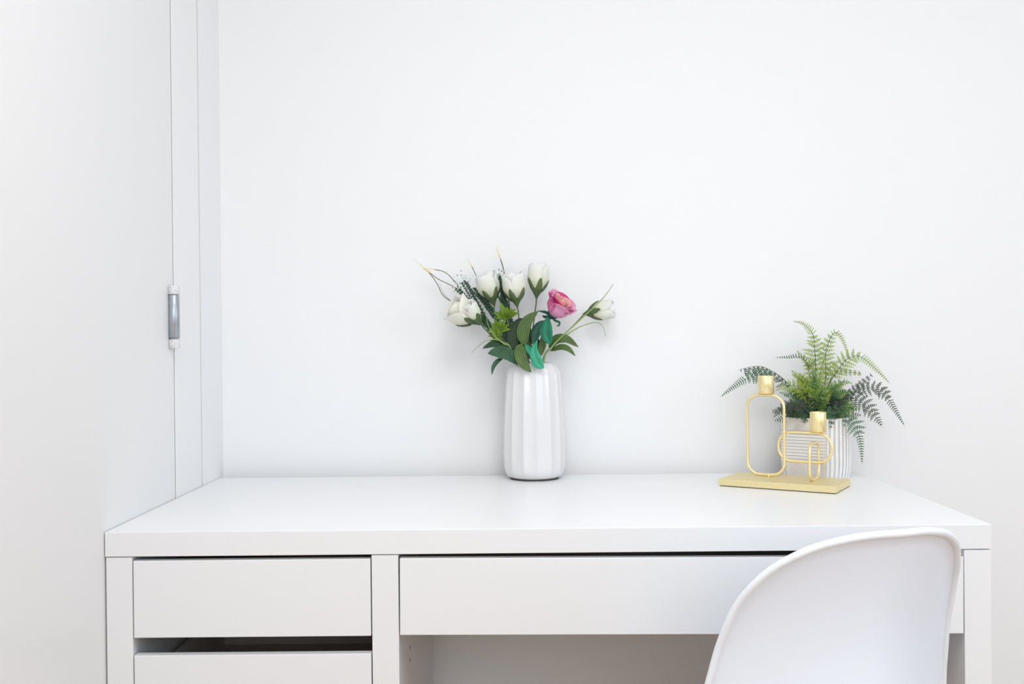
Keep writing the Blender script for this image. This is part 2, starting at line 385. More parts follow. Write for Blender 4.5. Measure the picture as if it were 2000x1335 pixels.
rows = shell_rows()
edge = catmull([r[0] for r in reversed(rows)] + [r[-1] for r in rows], 400)
for r in rows:                                            # lip that flares outwards all round the edge
    for k, v in enumerate(r):
        dd = min((v-e).length for e in edge[::2])
        f = max(0.0, 1-dd/0.022)
        r[k] = v + Vector((0, -0.0095, 0.0))*f**1.5
nu = len(rows[0]); V = [v for r in rows for v in r]; F = []
for i in range(len(rows)-1):
    for k in range(nu-1): F.append((i*nu+k, i*nu+k+1, (i+1)*nu+k+1, (i+1)*nu+k))
sh = pobj('shell', V, F, M['plastic'], chair, True, local=True)
md = sh.modifiers.new('thickness', 'SOLIDIFY'); md.thickness = 0.005; md.offset = 0
bound = [r[0] for r in reversed(rows)] + [r[-1] for r in rows]
bound = [b for i, b in enumerate(bound) if i == 0 or (b-bound[i-1]).length > 0.002]
al = [0.0]
for a, b in zip(bound, bound[1:]): al.append(al[-1]+(b-a).length)
dense = []; kk = 0
for i in range(301):
    q = al[-1]*i/300
    while kk < len(al)-2 and al[kk+1] < q: kk += 1
    dense.append(bound[kk].lerp(bound[kk+1], (q-al[kk])/max(1e-9, al[kk+1]-al[kk])))
for _ in range(6): dense = [dense[0]]+[(dense[i-1]+dense[i]*2+dense[i+1])/4 for i in range(1, 300)]+[dense[-1]]
dense = [b+Vector((-0.002 if b.x > 0.05 else 0.002 if b.x < -0.05 else 0.0, -0.001, -0.0015)) for b in dense]
for _ in range(4): dense = [dense[0]]+[(dense[i-1]+dense[i]*2+dense[i+1])/4 for i in range(1, 300)]+[dense[-1]]
tube('rim', dense, 0.0054, M['plastic_rim'], chair, 12, False, local=True)
for sx, sy in ((-1, -1), (1, -1), (-1, 1), (1, 1)):
    tube('leg', [Vector((sx*0.09, 0.17+sy*0.08, 0.425)), Vector((sx*0.22, 0.17+sy*0.215, 0.0))], lambda t_: 0.015-0.004*t_, M['wood_leg'], chair, 10, local=True)
for s_ in (-1, 1):
    tube('brace', [Vector((-0.11*s_, 0.07, 0.33)), Vector((0.16*s_, 0.31, 0.18))], 0.004, M['steel'], chair, 6, local=True)

# ------------------------------------------------------------------ plant helpers
def leaf(name, pts, width, m, root, seg=10, fold=0.18, side=None, tipk=1.0, peak=0.45, cup=0.0):
    """blade with real midrib fold: pts = world points along the midrib"""
    path = catmull(pts, seg); V = []; F = []; U = []
    nrm0 = Vector(side) if side is not None else Vector((0, -1, 0.15))
    n = len(path); cols = (-1, -0.5, 0, 0.5, 1)
    for i, p in enumerate(path):
        t = i/(n-1); tg = (path[min(i+1, n-1)]-path[max(i-1, 0)]).normalized()
        s = tg.cross(nrm0); s = s.normalized() if s.length > 1e-4 else Vector((1, 0, 0)); nn = s.cross(tg).normalized()
        a = peak
        w = width/2*((math.sin(PI*(t**(math.log(0.5)/math.log(a)))))**0.75 if 0 < t < 1 else 0.0) + 0.0006*(1-t)
        w = max(w, 0.0003)
        for c in cols:
            V.append(p+s*(c*w)+nn*((abs(c)-0.5)*fold*w*2)+nn*cup*math.sin(PI*t)*0.0)
            U.append((0.5+c*0.5, t))
    for i in range(n-1):
        for k in range(4): F.append((i*5+k, i*5+k+1, (i+1)*5+k+1, (i+1)*5+k))
    return pobj(name, V, F, m, root, True, uvs=U)

def petal_geo(phi, half, R, H, base_r, flare, Mx, nu=9, nv=9, open_=0.0, lip=0.0, wav=0.0, cpow=0.55):
    V = []; U = []; F = []
    for j in range(nv):
        v = j/(nv-1)
        prof = base_r + (R-base_r)*math.sin(min(1, v/0.55)*PI/2)**1.35 if v < 0.55 else R*(1+(open_)*(v-0.55)/0.45)
        if v > 0.72: prof += lip*((v-0.72)/0.28)**2
        for i in range(nu):
            u = 2*i/(nu-1)-1
            ww = half*(0.55+0.45*math.sin(min(1, v/0.6)*PI/2))
            if v > 0.6: ww *= 1-0.10*((v-0.6)/0.4)
            a = phi+u*ww
            top = 1-0.22*abs(u)**2.4
            z = H*v*(1-(1-top)*v)
            r = prof*(1-0.0*abs(u)) + wav*math.sin(u*5+phi*3)*v*v
            V.append(Mx @ Vector((r*math.cos(a), r*math.sin(a), z))); U.append((u*.5+.5, v))
    for j in range(nv-1):
        for i in range(nu-1): F.append((j*nu+i, j*nu+i+1, (j+1)*nu+i+1, (j+1)*nu+i))
    return V, F, U
def petal(root, m, phi, half, R, H, base_r, Mx, **k):
    V, F, U = petal_geo(phi, half, R, H, base_r, 0, Mx, **k)
    o = pobj('petal', V, F, m, root, True, uvs=U)
    s = o.modifiers.new('thickness', 'SOLIDIFY'); s.thickness = 0.0005
    return o
def frame(base, axis, spin=0.0):
    z = axis.normalized(); a = Vector((0, 1, 0)) if abs(z.y) < 0.9 else Vector((1, 0, 0))
    x = a.cross(z).normalized(); y = z.cross(x)
    return Matrix.Translation(base) @ Matrix(((x.x, y.x, z.x, 0), (x.y, y.y, z.y, 0), (x.z, y.z, z.z, 0), (0, 0, 0, 1))) @ Matrix.Rotation(spin, 4, 'Z')
def sepal_on(root, Mx, phi, L, w, r0, rout, m, curl=0.0):
    pts = [Mx @ Vector((r*math.cos(phi), r*math.sin(phi), z)) for r, z in ((r0*0.4, -0.001), (rout*0.52, L*0.16), (rout*0.86, L*0.48), (rout*1.06, L*0.8), (rout*1.16, L))]
    out = (Mx.to_3x3() @ Vector((math.cos(phi), math.sin(phi), 0.0)))
    return leaf('sepal', pts, w, m, root, 9, fold=-0.25, side=out, peak=0.38)
def zz(x, y): return (780+x/4.4444, 460+y/4.4444)        # bouquet close-up to photograph pixels
def ZP(x, y, Y): a, b = zz(x, y); return P(a, b, Y)
def rose_bud(label, base, top, stem_pts, H, R, pm, spin, sepals=5, scal=1.0, group=None, open_=-0.10, name='white_rose', lip=0.0008):
    base = Vector(base); top = Vector(top)
    rt = thing(name, label, 'flower', Vector(stem_pts[-1]))
    Mx = frame(base, top-base, spin)
    # calyx cup and stem
    prof = [(0.0019, -0.012), (0.0028, -0.009), (0.0060, -0.003), (0.0098, 0.003), (0.0135, 0.0105), (0.0128, 0.0108)]
    V = []; F = []; n = 14
    for r, z in prof:
        for k in range(n): V.append(Mx @ Vector((r*scal*math.cos(2*PI*k/n), r*scal*math.sin(2*PI*k/n), z*scal)))
    for i in range(len(prof)-1):
        for k in range(n): F.append((i*n+k, i*n+(k+1) % n, (i+1)*n+(k+1) % n, (i+1)*n+k))
    cx = pobj('calyx', V, F, M['calyx'], rt, True, uvs=[(0.3, 0.5)]*len(V))
    for k in range(sepals): sepal_on(cx, Mx, 2*PI*k/sepals+0.3, H*0.47, 0.0125*scal, 0.006, R*0.90, M['calyx'])
    for k in range(3): petal(rt, pm, 2*PI*k/3+0.7, 1.25, R*0.55, H*0.95, 0.004, Mx, open_=-0.25)
    for k in range(3): petal(rt, pm, 2*PI*k/3, 1.2, R*0.82, H*1.0, 0.006, Mx, open_=-0.12, lip=lip)
    for k in range(3): petal(rt, pm, 2*PI*k/3+1.05, 1.18, R, H*0.93, 0.006, Mx, open_=open_, lip=lip*2, wav=0.0006)
    path = catmull([Mx @ Vector((0, 0, -0.010*scal))]+[Vector(s) for s in stem_pts], 18)
    tube('stem', path, 0.0014, M['stem'], rt, 7)
    return rt
def in_vase(dx=0.0, dy=0.0): return VTOP+Vector((dx, dy, -0.10))
def neck(dx=0.0, dy=0.0): return VTOP+Vector((dx, dy, 0.016))

# ------------------------------------------------------------------ flowers
px = 0.00111
# A: wide cream rose, low on the left
rA = rose_bud('widest cream rose, lowest on the left of the bouquet', ZP(655, 742, 0.565), ZP(440, 590, 0.545),
         [ZP(760, 800, 0.572), ZP(950, 985, 0.58), neck(-0.012, 0.0), in_vase(-0.006, 0.005)], 0.066, 0.030, M['petal_c'], 0.4, scal=1.1, open_=0.12)
# B
rB = rose_bud('white rosebud at top left of the bouquet, leaning left over the lime leaves', ZP(812, 566, 0.60), ZP(740, 330, 0.592),
         [ZP(835, 700, 0.60), ZP(960, 960, 0.592), neck(-0.008, 0.008), in_vase(-0.002, 0.008)], 0.0655, 0.0255, M['petal_w'], 1.3)
# C
rC = rose_bud('white rosebud in the top middle of the bouquet, beside the tall one', ZP(1018, 575, 0.585), ZP(985, 330, 0.58),
         [ZP(1035, 680, 0.585), ZP(1058, 900, 0.585), neck(0.002, 0.0), in_vase(0.002, 0.0)], 0.0655, 0.0265, M['petal_w'], 0.2)
# D
rD = rose_bud('white rosebud standing tallest, above and left of the pink rose', ZP(1193, 500, 0.60), ZP(1212, 250, 0.605),
         [ZP(1186, 600, 0.60), ZP(1165, 760, 0.60), ZP(1140, 960, 0.595), neck(0.012, 0.008), in_vase(0.006, 0.006)], 0.068, 0.0240, M['petal_w'], 0.9)
# E
rE = rose_bud('white rosebud farthest right, leaning right beyond the pink rose', ZP(1640, 672, 0.61), ZP(1860, 630, 0.605),
         [ZP(1560, 730, 0.61), ZP(1400, 890, 0.605), ZP(1310, 985, 0.60), ZP(1255, 1090, 0.592), in_vase(0.012, 0.004)], 0.0600, 0.0225, M['petal_w'], 0.5)
# the second bloom that overlaps rose A
rA2 = rose_bud('small white rosebud overlapping the right side of the widest cream rose', ZP(690, 735, 0.548), ZP(575, 570, 0.525),
         [ZP(735, 800, 0.56), ZP(900, 965, 0.57), neck(-0.016, -0.006), in_vase(-0.008, -0.002)], 0.050, 0.0165, M['petal_w'], 0.0, sepals=4, open_=0.0)

# pink rose
pb = ZP(1318, 700, 0.578); pt = ZP(1450, 535, 0.557)
rP = thing('pink_rose', 'open pink rose with a coral heart, the only pink flower', 'flower', in_vase(0.016, -0.006))
Mx = frame(pb, pt-pb, 0.35)
for k in range(3): petal(rP, M['petal_o'], 2*PI*k/3+0.2, 1.3, 0.0085, 0.050, 0.003, Mx, open_=0.1, lip=0.001)
for k in range(4): petal(rP, M['petal_o'], 2*PI*k/4+0.9, 1.0, 0.0150, 0.049, 0.004, Mx, open_=0.15, lip=0.004, wav=0.0012)
for k in range(5): petal(rP, M['petal_m'] if k in (1, 3) else M['petal_p'], 2*PI*k/5+0.2, 0.85, 0.0215, 0.0490, 0.005, Mx, open_=0.14, lip=0.007, wav=0.0014)
for k in range(5): petal(rP, M['petal_m'] if k in (2,) else M['petal_p'], 2*PI*k/5+0.85, 0.80, 0.0265, 0.0465, 0.006, Mx, open_=0.10, lip=0.008, wav=0.0016)
V = []; F = []; n = 14
prof = [(0.0018, -0.012), (0.003, -0.006), (0.007, -0.002), (0.011, 0.002), (0.0135, 0.006), (0.012, 0.0065)]
for r, z in prof:
    for k in range(n): V.append(Mx @ Vector((r*math.cos(2*PI*k/n), r*math.sin(2*PI*k/n), z)))
for i in range(len(prof)-1):
    for k in range(n): F.append((i*n+k, i*n+(k+1) % n, (i+1)*n+(k+1) % n, (i+1)*n+k))
cx = pobj('calyx', V, F, M['leaf_teal_dark'], rP, True, uvs=[(0.3, 0.5)]*len(V))
leaf('sepal', [pb, ZP(1270, 665, 0.57), ZP(1200, 652, 0.565)], 0.006, M['leaf_teal_dark'], cx)
leaf('sepal', [pb, ZP(1350, 735, 0.56), ZP(1388, 752, 0.555), ZP(1382, 782, 0.552), ZP(1362, 778, 0.552)], 0.0045, M['leaf_teal_dark'], cx, 14)
leaf('sepal', [pb, ZP(1265, 705, 0.58), ZP(1240, 690, 0.585)], 0.006, M['leaf_teal_dark'], cx)
tube('stem', catmull([Mx @ Vector((0, 0, -0.01)), ZP(1265, 790, 0.578), ZP(1215, 950, 0.58), neck(0.014, -0.004), in_vase(0.016, -0.006)], 16), 0.0015, M['stem_dark'], rP, 7)
leaf('leaf', [ZP(1290, 705, 0.560), ZP(1275, 840, 0.548), ZP(1312, 950, 0.545)], 0.0265, M['leaf_teal'], rP, peak=0.5)
leaf('leaf', [ZP(1265, 735, 0.572), ZP(1190, 830, 0.566), ZP(1165, 960, 0.562)], 0.022, M['leaf_teal_dark'], rP)
leaf('leaf', [ZP(1198, 905, 0.535), ZP(1170, 1000, 0.525), ZP(1200, 1100, 0.517), ZP(1255, 1150, 0.515)], 0.0235, M['leaf_teal_light'], rP, peak=0.62, fold=0.1)
leaf('leaf', [ZP(1095, 945, 0.545), ZP(1130, 1000, 0.540), ZP(1165, 1060, 0.535)], 0.012, M['leaf_teal_light'], rP)

# leaves that belong to the white roses
def lf(root, pts, w, mm, **k): return leaf('leaf', [ZP(*p) for p in pts], w, M[mm], root, **k)
lf(rC, ((1100, 950, 0.555), (1075, 860, 0.550), (1110, 740, 0.548), (1205, 655, 0.550)), 0.0270, 'leaf_mid')
lf(rC, ((1062, 935, 0.545), (1045, 1010, 0.530), (1080, 1110, 0.518), (1146, 1185, 0.5155)), 0.0250, 'leaf_mid')
lf(rC, ((1010, 1010, 0.56), (985, 900, 0.566), (1010, 790, 0.572), (1040, 715, 0.575)), 0.0250, 'leaf_dark')
lf(rB, ((985, 1000, 0.565), (950, 920, 0.57), (935, 820, 0.575), (955, 735, 0.578)), 0.0210, 'leaf_dark')
lf(rD, ((1130, 990, 0.57), (1110, 860, 0.575), (1075, 760, 0.58), (1040, 715, 0.585)), 0.0230, 'leaf_dark')
lf(rD, ((1215, 1055, 0.565), (1235, 980, 0.570), (1250, 900, 0.575), (1245, 860, 0.58)), 0.0150, 'leaf_mid')
lf(rD, ((1170, 1040, 0.575), (1200, 960, 0.58), (1190, 880, 0.585)), 0.0180, 'leaf_dark')
lf(rB, ((1010, 1060, 0.57), (965, 980, 0.575), (915, 920, 0.578), (870, 860, 0.58)), 0.0220, 'leaf_dark')
lf(rC, ((1060, 1080, 0.565), (1020, 980, 0.57), (985, 880, 0.58), (975, 780, 0.585)), 0.0230, 'leaf_dark')
lf(rD, ((1150, 1080, 0.56), (1120, 1000, 0.565), (1085, 930, 0.57), (1060, 850, 0.575)), 0.0240, 'leaf_dark')
lf(rA, ((990, 1000, 0.555), (900, 935, 0.545), (810, 940, 0.535), (722, 978, 0.525)), 0.0170, 'leaf_dark', fold=0.1)
lf(rA, ((1045, 1118, 0.535), (950, 1030, 0.527), (850, 1010, 0.520), (768, 1022, 0.515)), 0.0270, 'leaf_bluegreen')
lf(rB, ((1030, 1050, 0.56), (960, 1000, 0.55), (870, 985, 0.54), (800, 1000, 0.535)), 0.0210, 'leaf_bluegreen')
lf(rA, ((900, 1060, 0.535), (850, 1090, 0.520), (815, 1140, 0.512), (802, 1208, 0.508)), 0.0090, 'leaf_bluegreen')
lf(rE, ((1305, 990, 0.590), (1350, 905, 0.575), (1450, 895, 0.568), (1556, 968, 0.562)), 0.0200, 'leaf_mid', fold=0.1)
lf(rE, ((1310, 1000, 0.585), (1400, 965, 0.572), (1470, 985, 0.565), (1528, 1045, 0.560)), 0.0125, 'leaf_mid', fold=0.1)
lf(rE, ((1320, 960, 0.595), (1345, 885, 0.6), (1390, 882, 0.603)), 0.0050, 'leaf_dark')

# fillers below the blooms: lime sprigs, needle sprays, grass
def sprig(label, cpt, n, R, root_pts, ang0, span, w):
    c = Vector(cpt); n = n-2
    rt = thing('lime_sprig', label, 'foliage', in_vase(-0.01, 0.01))
    tube('stem', catmull([c]+[Vector(p) for p in root_pts]+[in_vase(-0.01, 0.01)], 12), 0.0011, M['grass_green'], rt, 6)
    for k in range(n):
        a = ang0+span*(k/(n-1)-0.5); L = R*random.uniform(0.7, 1.12); dy = random.uniform(-0.03, 0.012)
        d = Vector((math.cos(a), 0, math.sin(a)))
        leaf('leaf', [c+Vector((0, dy*0.2, 0)), c+d*L*0.5+Vector((0, dy, 0.0015)), c+d*L+Vector((0, dy*1.4, -0.001))], w*random.uniform(.85, 1.1), M['leaf_lime'], rt, 8, fold=0.5, peak=0.42,
             side=(random.uniform(-.35, .35), -1, random.uniform(-.2, .4)))
sprig('bright lime leaf sprig between the two top middle white rosebuds, upper one of three', ZP(935, 720, 0.575), 10, 0.034, [ZP(980, 900, 0.58)], 1.75, 2.6, 0.0100)
sprig('bright lime leaf sprig below the upper one, middle one of three', ZP(865, 830, 0.572), 10, 0.029, [ZP(950, 960, 0.578)], 1.7, 3.0, 0.0085)
sprig('lime leaf sprig lowest of three, left beside the dark leaves', ZP(880, 885, 0.565), 6, 0.030, [ZP(970, 1000, 0.57)], 2.7, 1.6, 0.0080)
def needles(label, tip, mids, Y, width=0.004, tipwhite=True):
    rt = thing('needle_spray', label, 'foliage', in_vase(-0.004, 0.015))
    pts = [ZP(*tip, Y)]+[ZP(a, b, Y) for a, b in mids]+[neck(-0.012, 0.012), in_vase(-0.004, 0.015)]
    path = catmull(pts, 40); tube('stem', path, 0.0009, M['stem_dark'], rt, 5)
    V = []; F = []; strands = [path]
    for q_ in (-1, 1):
        dv = [Vector((q_*0.0038+random.uniform(-.001, .001), random.uniform(-.004, .004), random.uniform(-.006, .002))) for _ in pts]
        p2 = catmull([p+dv[k]*(1.0 if k < len(mids)+1 else 0.2)*(1.2-0.9*k/len(pts)) for k, p in enumerate(pts)], 40); strands.append(p2)
        tube('stem', p2, 0.0006, M['stem_dark'], rt, 5)
    for path_, i in [(p_, i_) for p_ in strands for i_ in range(1, 32)]:
        for s in (-1, 1):
            p = path_[i]; t = (path_[i-1]-path_[i+1]).normalized(); up = t.cross(Vector((0, 1, 0))).normalized()
            d = (t*0.9+up*s*0.42+Vector((0, random.uniform(-.5, .5), 0))).normalized(); L = width*random.uniform(1.1, 1.8)
            q = d.cross(Vector((0, 1, 0.3))).normalized()*0.0009; b = len(V)
            V += [p+q, p-q, p+d*L*0.6-q*1.2, p+d*L, p+d*L*0.6+q*1.2]; F.append((b, b+1, b+2, b+3, b+4))
    o = pobj('needles', V, F, M['needle'], rt); o['kind'] = 'stuff'
    if tipwhite:
        V = []; F = []; MI = []
        for i in range(26):
            c = path[0]+Vector((random.gauss(0, .0085), random.gauss(0, .004), random.gauss(0.002, .0065)))
            dk = i % 4 == 0; r = random.uniform(.0011, .0019)*(0.8 if dk else 1.3); b = len(V)
            e = [Vector((1, 0, 0)), Vector((-1, 0, 0)), Vector((0, 1, 0)), Vector((0, -1, 0)), Vector((0, 0, 1.7)), Vector((0, 0, -1.7))]
            V += [c+x*r for x in e]
            for f in ((0, 2, 4), (2, 1, 4), (1, 3, 4), (3, 0, 4), (2, 0, 5), (1, 2, 5), (3, 1, 5), (0, 3, 5)): F.append(tuple(b+x for x in f)); MI.append(1 if dk else 0)
        o = pobj('tiny_buds', V, F, [M['speck'], M['needle']], rt, mids=MI); o['kind'] = 'stuff'
needles('dark needle spray with white specks, between widest cream rose and top left rosebud', (560, 385), ((660, 560), (800, 790), (930, 960)), 0.595, 0.0052)
needles('dark needle spray behind the cream rose, ending just left of the first spray', (500, 440), ((640, 600), (770, 790), (910, 960)), 0.605)
needles('dark needle spray between the two top middle white rosebuds', (868, 345), ((890, 480), (940, 640), (985, 860)), 0.61, 0.0045)
needles('bare dark needle spray just under the top left rosebud', (640, 450), ((740, 580), (860, 740), (960, 930)), 0.615, 0.004, False)
needles('bare dark needle spray crossing behind the middle lime sprig', (700, 470), ((800, 640), (900, 800), (970, 940)), 0.60, 0.0052, False)
needles('bare dark needle spray rising straight between top left and top middle rosebud stems', (905, 470), ((900, 620), (940, 760), (985, 900)), 0.605, 0.005, False)
needles('bare dark needle spray nearest the stem of the widest cream rose', (640, 620), ((740, 740), (830, 860), (940, 990)), 0.585, 0.005, False)
needles('bare dark needle spray touching the right edge of the cream rose', (600, 540), ((700, 680), (800, 820), (930, 980)), 0.59, 0.004, False)
needles('bare dark needle spray under the calyx of the top middle rosebud', (880, 520), ((930, 620), (980, 760), (1010, 900)), 0.60, 0.004, False)
def blade(label, pts, m0, m1=None, split=0.5, r=0.0009, flat=None):
    rt = thing('grass_blade', label, 'grass blade', Vector(pts[0]))
    path = catmull(pts, 40); k = int(len(path)*split)
    if m1 is None: tube('blade', path, lambda t: r*(1.25-t), m0, rt, 5); return
    tube('blade', path[:k+1], r, m0, rt, 5); o = tube('tip', path[k:], lambda t: r*1.15*(1.05-t*0.8), m1, rt, 5); o['label'] = 'yellow tip'
gb = lambda: in_vase(-0.008, 0.012)
blade('dry grass blade reaching farthest left with a straight yellow tip', [gb(), ZP(930, 960, 0.60), ZP(560, 640, 0.62), ZP(390, 530, 0.625), ZP(335, 430, 0.625), ZP(270, 335, 0.625), ZP(195, 265, 0.62), ZP(118, 200, 0.62)], M['grass_dark'], M['grass_yellow'], 0.72)
blade('arching dry grass blade over the left needle sprays, with a yellow end', [gb(), ZP(940, 950, 0.60), ZP(600, 560, 0.61), ZP(490, 410, 0.615), ZP(400, 320, 0.615), ZP(290, 292, 0.615), ZP(185, 287, 0.615)], M['grass_dark'], M['grass_yellow'], 0.80)
blade('thin dry grass blade crossing the arching one on the left', [gb(), ZP(950, 960, 0.605), ZP(600, 570, 0.62), ZP(500, 460, 0.625), ZP(410, 412, 0.625), ZP(330, 372, 0.62), ZP(245, 305, 0.62), ZP(160, 235, 0.62)], M['grass_dark'], M['grass_yellow'], 0.82)
blade('short thin grass blade between the left needle tips and the cream rose', [gb(), ZP(930, 960, 0.605), ZP(560, 660, 0.63), ZP(395, 515, 0.63), ZP(350, 410, 0.63)], M['grass_dark'])
blade('short yellow grass tip above the top left rosebud', [gb(), ZP(960, 950, 0.60), ZP(760, 560, 0.62), ZP(645, 300, 0.625), ZP(585, 200, 0.625)], M['grass_dark'], M['grass_yellow'], 0.80)
blade('tallest yellow grass tip rising behind the top middle rosebud', [gb(), ZP(985, 900, 0.60), ZP(950, 560, 0.62), ZP(905, 300, 0.625), ZP(870, 180, 0.625), ZP(838, 92, 0.625)], M['grass_dark'], M['grass_yellow'], 0.74, 0.0012)
blade('long light green grass blade crossing in front of the farthest right rosebud', [in_vase(0.014, 0.0), ZP(1250, 1090, 0.575), ZP(1320, 970, 0.572), ZP(1400, 885, 0.57), ZP(1640, 665, 0.565), ZP(1770, 540, 0.565), ZP(1858, 420, 0.57)], M['grass_green'], r=0.0025)
blade('light green grass blade on the right that arches and hangs down', [in_vase(0.013, 0.002), ZP(1255, 1080, 0.58), ZP(1330, 960, 0.578), ZP(1420, 885, 0.575), ZP(1560, 795, 0.57), ZP(1700, 752, 0.57), ZP(1765, 785, 0.57), ZP(1792, 875, 0.57)], M['grass_green'], r=0.0018)
blade('light green grass blade on the left that hangs down above the vase', [in_vase(-0.012, -0.004), ZP(985, 1020, 0.555), ZP(900, 925, 0.54), ZP(820, 900, 0.535), ZP(740, 920, 0.53), ZP(680, 965, 0.53), ZP(628, 1015, 0.53)], M['grass_green'], r=0.0016)
blade('thick light green grass blade lying over the stems, below the widest cream rose', [in_vase(-0.010, -0.006), ZP(985, 1020, 0.55), ZP(900, 935, 0.54), ZP(810, 850, 0.535), ZP(760, 740, 0.54), ZP(758, 640, 0.55)], M['grass_green'], r=0.0015)

# ------------------------------------------------------------------ potted fern
PC = Vector((P(1597, 880, 0.56).x, 0.572, 0.75)); PH = 0.1290
fern = thing('potted_fern', 'green fern in a whitewashed ribbed pot, behind the gold candle holder', 'plant', PC)
pr = 0.0715
A_ = Vector((-0.079, -0.010)); B_ = Vector((0.002, -0.0705))
aB = math.atan2(B_.y, B_.x); aEnd = PI+0.12
def outline(ribs, z):
    """pot cross section: flat panel from A_ to B_, ribbed round side from B_ to A_"""
    k = 1.0-0.06*max(0, 1-z/0.03)**1.5
    out = []; NA = 216
    for i in range(NA+1):
        a = aB+(aEnd-aB)*i/NA
        r = pr+(ribs*0.0016*(0.5+0.5*math.cos((a-aB)*40)))
        out.append(Vector((r*math.cos(a)*k, r*math.sin(a)*k)))
    for i in range(1, 8): out.append((A_.lerp(B_, i/8))*k)
    return out
zs = [0, 0.006, 0.015, 0.03, 0.06, 0.10, PH]
V = []; F = []; MI = []
for z in zs:
    for q in outline(1.0, z): V.append(PC+Vector((q.x, q.y, z)))
no = len(outline(1, 0))
for i in range(len(zs)-1):
    for k in range(no):
        k2 = (k+1) % no; F.append((i*no+k, i*no+k2, (i+1)*no+k2, (i+1)*no+k))
        if k >= 216: MI.append(2)
        else:
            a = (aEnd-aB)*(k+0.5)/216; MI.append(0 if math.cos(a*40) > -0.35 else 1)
b = len(V)
for q in outline(0, 1): V.append(PC+Vector((q.x*0.90, q.y*0.90, PH)))
for q in outline(0, 1): V.append(PC+Vector((q.x*0.88, q.y*0.88, PH-0.015)))
for k in range(no):
    k2 = (k+1) % no
    F.append(((len(zs)-1)*no+k, (len(zs)-1)*no+k2, b+k2, b+k)); MI.append(0)
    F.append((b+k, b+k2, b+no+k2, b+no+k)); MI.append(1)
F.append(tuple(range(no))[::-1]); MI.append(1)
pot = pobj('pot', V, F, [M['pot_white'], M['pot_grey'], M['pot_band']], fern, mids=MI)
V = [PC+Vector((q.x*0.885, q.y*0.885, PH-0.014)) for q in outline(0, 1)]+[PC+Vector((0, 0, PH-0.004))]
pobj('moss', V, [(k, (k+1) % no, no) for k in range(no)], M['soil'], fern, True)
# horizontal ribs standing proud of the flat panel, between a plain band above and below
V = []; F = []
dirn = (B_-A_).normalized(); outn = Vector((dirn.y, -dirn.x))
if outn.dot(-(A_+B_)) > 0: outn = -outn
nr = 10
for i in range(nr):
    z0 = 0.036+i*(0.066/nr); z1 = z0+0.0042; b = len(V)
    for q in (A_+dirn*0.003, B_-dirn*0.002):
        for (o_, z) in ((0.0, z0-0.0008), (0.0018, z0), (0.0018, z1), (0.0, z1+0.0008)):
            V.append(PC+Vector((q.x+outn.x*o_, q.y+outn.y*o_, z)))
    F += [(b, b+1, b+2, b+3), (b+4, b+7, b+6, b+5)]+[(b+k, b+4+k, b+5+k, b+1+k) for k in range(3)]
o = pobj('panel_ribs', V, F, M['pot_white'], pot); o['kind'] = 'stuff'
V = []
za, zb = 0.034, 0.103
for q in (A_+dirn*0.002, B_-dirn*0.001):
    for (o_, z) in ((0.0, za), (0.0006, za), (0.0006, zb), (0.0, zb)): V.append(PC+Vector((q.x+outn.x*o_, q.y+outn.y*o_, z)))
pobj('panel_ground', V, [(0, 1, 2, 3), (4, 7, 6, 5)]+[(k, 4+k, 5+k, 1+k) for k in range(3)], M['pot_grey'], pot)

def pinna_geo(p0, d, nrm, L, W, n, V, F, U, droop=0.0, sep=0.62):
    """one leaflet branch: thin stalk with pairs of little pointed blades"""
    d = d.normalized(); s = d.cross(nrm).normalized(); b = len(V); hw = 0.0004
    pts = [p0+d*(L*k/4)-nrm*0.0 + Vector((0, 0, -droop*L*(k/4)**2)) for k in range(5)]
    for k, p in enumerate(pts):
        V.extend([p+s*hw*(1.2-k/4), p-s*hw*(1.2-k/4)]); U.extend([(0, k/4)]*2)
        if k: F.append((b+2*k-2, b+2*k-1, b+2*k+1, b+2*k))
    for i in range(n):
        t = (i+0.6)/n; p = p0+d*(L*t)+Vector((0, 0, -droop*L*t*t))
        w = W*(1-t)**0.55*(0.75+0.25*min(1, t*5)); lw = L/n*sep
        for sg in (-1, 1):
            dd = (s*sg*0.95+d*0.5).normalized(); q = dd.cross(nrm).normalized()*lw*0.55; b = len(V)
            tw = nrm*random.uniform(-.25, .25)*w
            V.extend([p-q*0.6, p+dd*w*0.5-q+tw*.5, p+dd*w+tw, p+dd*w*0.5+q+tw*.5, p+q*0.6]); U.extend([(0, t*0.6), (0, 0.3+t*0.6), (0, min(1, .5+t*0.6)), (0, 0.3+t*0.6), (0, t*.6)])
            F.append((b, b+1, b+2, b+3, b+4))
